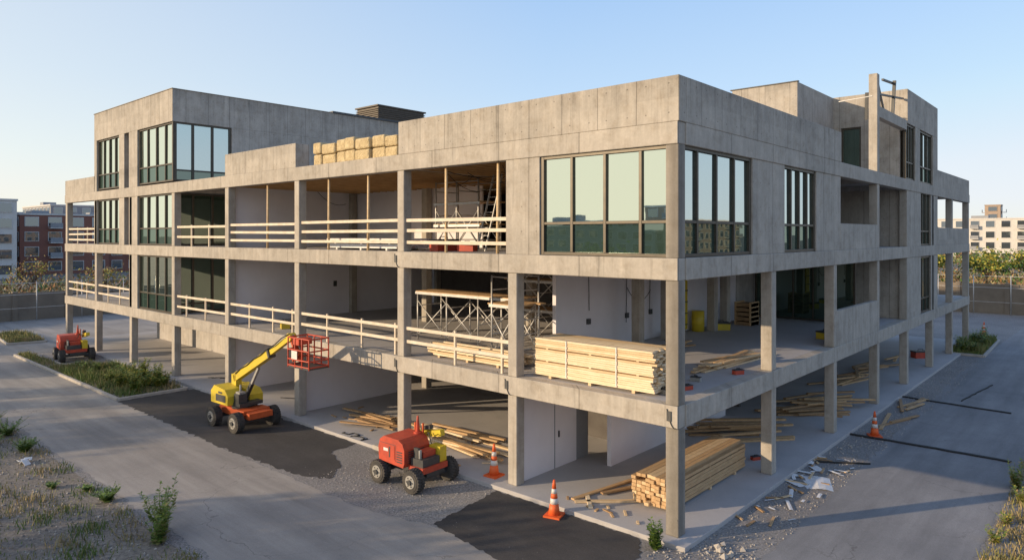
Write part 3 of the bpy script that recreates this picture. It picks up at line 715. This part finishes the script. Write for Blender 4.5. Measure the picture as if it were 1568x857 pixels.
# ------------------------------------------------------------------ surroundings
def wallrun(name,p,q,h,t,mat,bay=4):
    m=MB(); d=Vector(q)-Vector(p); n=int(d.length/bay); u=d/n
    for i in range(n):
        a=Vector(p)+u*i; b=a+u
        m.beam((a.x,a.y,h/2),(b.x,b.y,h/2),t,h,mat); m.box(a.x-.2,a.x+.2,a.y-.2,a.y+.2,0,h+.12,mat)
    return m.obj(name)
wallrun('perimeter_wall',(-66,-40),(-66,66.5),2.5,.2,WALLP)
wallrun('perimeter_wall',(-65,66.5),(40,66.5),2.9,.2,WALLP)
m=MB()
for i in range(26):
    y=-30+i*3.6; m.cyl((-65,y,0),(-65,y,3.5),.04,STEEL,6)
for z in (1.2,2.4,3.4): m.cyl((-65,-30,z),(-65,60,z),.02,STEEL,5)
m.obj('chain_link_fence')
m=MB()
for i in range(24):
    x=-30+i*3; m.cyl((x,65.5,0),(x,65.5,3.8),.04,STEEL,6)
for z in (1.2,2.6,3.7): m.cyl((-30,65.5,z),(39,65.5,z),.02,STEEL,5)
m.obj('chain_link_fence')

def block(name,x0,x1,y0,y1,h,fl,bay,wall,trim=WHT,ww=.55):
    e=MB(); e.box(x0,x1,y0,y1,0,h,wall); fh=h/fl
    e.box(x0-.15,x1+.15,y0-.15,y1+.15,h,h+.35,trim)
    k=0
    while x0+6+k<x1-4 and k<60: e.box(x0+4+k,x0+6.5+k+R(0,2),y0+3,y0+6,h+.35,h+R(1,2.2),GREY); k+=R(8,18)
    def face(axis,pl,sgn,a0,a1):
        n=max(1,int((a1-a0)/bay)); w=(a1-a0)/n
        for f in range(fl):
            z0=f*fh+fh*.28; z1=f*fh+fh*.85
            for i in range(n):
                c=a0+w*(i+.5); hw=w*ww/2
                for (o1,ex,mt) in ((.10,.12,trim),(.13,0,BGLASS)):
                    A,B=c-hw-ex,c+hw+ex; Z0,Z1=z0-ex,z1+ex; d=sorted((pl,pl+sgn*o1))
                    if axis=='y': e.box(A,B,d[0],d[1],Z0,Z1,mt)
                    else: e.box(d[0],d[1],A,B,Z0,Z1,mt)
                if (i%3==1) and f>0:
                    d=sorted((pl,pl+sgn*1.3))
                    if axis=='y': e.box(c-hw,c+hw,d[0],d[1],z0-.5,z0-.35,trim); e.box(c-hw,c+hw,d[0] if sgn<0 else d[1]-.05,(d[0]+.05) if sgn<0 else d[1],z0-.35,z0+.6,GREY)
                    else: e.box(d[0],d[1],c-hw,c+hw,z0-.5,z0-.35,trim); e.box(d[0] if sgn<0 else d[1]-.05,(d[0]+.05) if sgn<0 else d[1],c-hw,c+hw,z0-.35,z0+.6,GREY)
    face('y',y0,-1,x0,x1); face('y',y1,1,x0,x1); face('x',x1,1,y0,y1); face('x',x0,-1,y0,y1)
    return e.obj(name)
block('white_apartment_building',-175,-140,-14,17.8,13.8,5,3.4,WHT,WHT)
block('brick_apartment_building',-180,-150,20.5,36,11.6,4,3.2,BRICK)
block('brick_apartment_building',-180,-152,36.5,80,11.0,4,3.2,BRICK)
block('grey_office_building',-215,-190,36,58,15,5,3,GREY)
block('white_apartment_building',-75,25,225,245,12.3,4,3.6,WHT,WHT)
block('tan_tower_building',-29,-24.5,275,280,18,7,2.4,TAN,TAN)
block('white_apartment_building',-10,50,300,320,17,6,3.6,WHT,WHT)
block('white_apartment_building',-100,-64,-125,-108,10,4,3.4,GREY)
block('brick_apartment_building',-62,-40,-120,-108,13,5,3.4,TAN)
block('grey_office_building',28,60,-110,-95,11,3,3.4,GREY)
block('grey_office_building',-150,-110,-125,-105,12,3,3.4,TAN)
block('brick_apartment_building',110,135,40,110,11,3,3.4,TAN)
block('white_apartment_building',90,110,130,210,12,4,3.4,TAN)
block('white_apartment_building',85,110,-50,10,13,4,3.4,WHT)

def tree(name,x,y,h,cr,nleaf,mats,leaf=.16):
    m=MB(); base_=Vector((x,y,0)); top=Vector((x+R(-.3,.3),y+R(-.3,.3),h*.55))
    m.cyl(base_,top,h*.03,BARK,8,h*.016)
    ends=[]
    for i in range(11):
        a=i*2.4+R(-.3,.3); t=R(.45,1.0); s=base_.lerp(top,t)
        e=Vector((x+math.cos(a)*cr*R(.4,.95),y+math.sin(a)*cr*R(.4,.95),h*R(.55,.95))); m.cyl(s,e,h*.011,BARK,6,h*.004)
        for k in range(3):
            e2=e+Vector((R(-1,1),R(-1,1),R(-.2,.9)))*cr*.35; m.cyl(s.lerp(e,.6),e2,h*.005,BARK,5,.008); ends.append(e2)
        ends.append(e)
    per=int(nleaf/len(ends))
    for e in ends:
        mt=random.choice(mats); rr=cr*R(.16,.34)
        for _ in range(per):
            c=e+Vector((random.gauss(0,rr),random.gauss(0,rr),random.gauss(0,rr*.7))); a=Vector((R(-1,1),R(-1,1),R(-1,1))).normalized()*leaf; b=a.cross(Vector((R(-1,1),R(-1,1),R(-1,1)))).normalized()*leaf*.6
            m.quad([c-a,c+b,c+a,c-b],mt if random.random()<.75 else random.choice(mats))
    return m.obj(name)
for (x,y,h) in ((-12,92,4.6),(-1.5,104,5.2),(3,96,4.2),(-20,110,5.6),(-6,97,5.4)):
    tree('autumn_tree',x,y,h,2.2,1300,random.choice([[LEAF[2],LEAF[3]],[LEAF[0],LEAF[2]],[LEAF[3],GRS[2]]]),leaf=.2)
for (x,y,h) in ((-85,-2,5),(-90,8,4.5),(-84,14,4)):
    tree('autumn_tree',x,y,h,2.0,500,[LEAF[3],GRS[2],LEAF[2]],leaf=.14)
for (x,y,h) in ((-38,-31,9),(-47,-33,10),(-55,-29,8.5),(-67,-31,9.5),(-80,-30,9),(-20,-25,6.2),(-12,-29,6)):  # unseen trees, added to throw shadow streaks over the road
    tree('offscreen_shadow_tree',x,y,h,2.4,1600,[LEAF[0],LEAF[1]],leaf=.22)
def scrub(name,x0,x1,y0,y1,n,h,mats):
    m=MB()
    for _ in range(n):
        x,y=R(x0,x1),R(y0,y1); hh=h*R(.4,1.1)
        for k in range(9):
            c=Vector((x+R(-.7,.7),y+R(-.7,.7),hh*R(.15,1))); a=Vector((R(-1,1),R(-1,1),R(.2,1.5)))*.28; b=Vector((R(-1,1),R(-1,1),0))*.13
            m.quad([c-a,c+b,c+a,c-b],random.choice(mats))
    return m.obj(name)
scrub('distant_scrub',-100,-68,-10,45,1500,2.4,[GRS[2],LEAF[3],GRS[2],LEAF[0]])
scrub('distant_scrub',-30,12,70,130,2200,2.2,[GRS[2],GRS[2],LEAF[3],LEAF[0]])
scrub('distant_tree_line',-60,40,180,215,1800,4,[LEAF[0],LEAF[1],LEAF[3]])

# ------------------------------------------------------------------ light, sky, camera
EL=math.radians(13.5); AZ=math.radians(237)
sd=Vector((math.cos(AZ)*math.cos(EL),math.sin(AZ)*math.cos(EL),math.sin(EL)))
ld=D.lights.new('sun','SUN'); ld.energy=5.0; ld.angle=math.radians(.6); ld.color=(1,.76,.49)
lo=D.objects.new('sun',ld); scn.collection.objects.link(lo); lo.rotation_euler=sd.to_track_quat('Z','Y').to_euler(); lo.location=(-40,-60,40)
w=D.worlds.new('World'); scn.world=w; w.use_nodes=True; nt=w.node_tree; nt.nodes.clear()
o=nt.nodes.new('ShaderNodeOutputWorld'); bg=nt.nodes.new('ShaderNodeBackground'); sk=nt.nodes.new('ShaderNodeTexSky')
sk.sky_type='NISHITA'; sk.sun_disc=False; sk.sun_elevation=EL; sk.sun_rotation=math.atan2(sd.x,sd.y)%(2*math.pi); sk.air_density=1.0; sk.dust_density=.6; sk.ozone_density=1.5
tc=nt.nodes.new('ShaderNodeTexCoord'); sp=SEP(nt,tc.outputs['Generated'])
cr=nt.nodes.new('ShaderNodeValToRGB'); lk(nt,sp[2],cr.inputs[0]); els=cr.color_ramp.elements
for i,(p,c) in enumerate(((0,(.88,.90,.90)),(.08,(.76,.86,.95)),(.2,(.56,.75,.99)),(.34,(.42,.64,.98)),(.5,(.20,.40,.78)),(1,(.08,.22,.60)))):
    e=els[i] if i<2 else els.new(p); e.position=p; e.color=(*c,1)
dt=M(nt,'ADD',M(nt,'MULTIPLY',sp[0],math.cos(AZ)),M(nt,'MULTIPLY',sp[1],math.sin(AZ)))
f=RAMP(nt,dt,-.3,1.0)
g1=MIX(nt,M(nt,'MULTIPLY',f,.8),cr.outputs[0],(1.05,.97,.80))
g2=MIX(nt,1.0,g1,(6.7,6.7,6.7),'MULTIPLY')
sc=MIX(nt,1.0,MIX(nt,1.0,sk.outputs[0],(1.5,1.5,1.5),'MULTIPLY'),(6.5,6.5,6.5),'DARKEN')
fin=MIX(nt,.8,sc,g2)
bg.inputs[1].default_value=.15; lk(nt,fin,bg.inputs[0]); lk(nt,bg.outputs[0],o.inputs[0])
cd=D.cameras.new('camera'); cam=D.objects.new('camera',cd); scn.collection.objects.link(cam)
cam.location=(8.35,-15.6,7.65); cam.rotation_euler=(math.pi/2,0,math.radians(41.7)); cd.sensor_width=36; cd.lens=24.3; cd.shift_y=-.0434; cd.clip_end=5000; cd.clip_start=.1
scn.camera=cam
scn.view_settings.view_transform='Standard'; scn.view_settings.look='None'; scn.view_settings.exposure=0
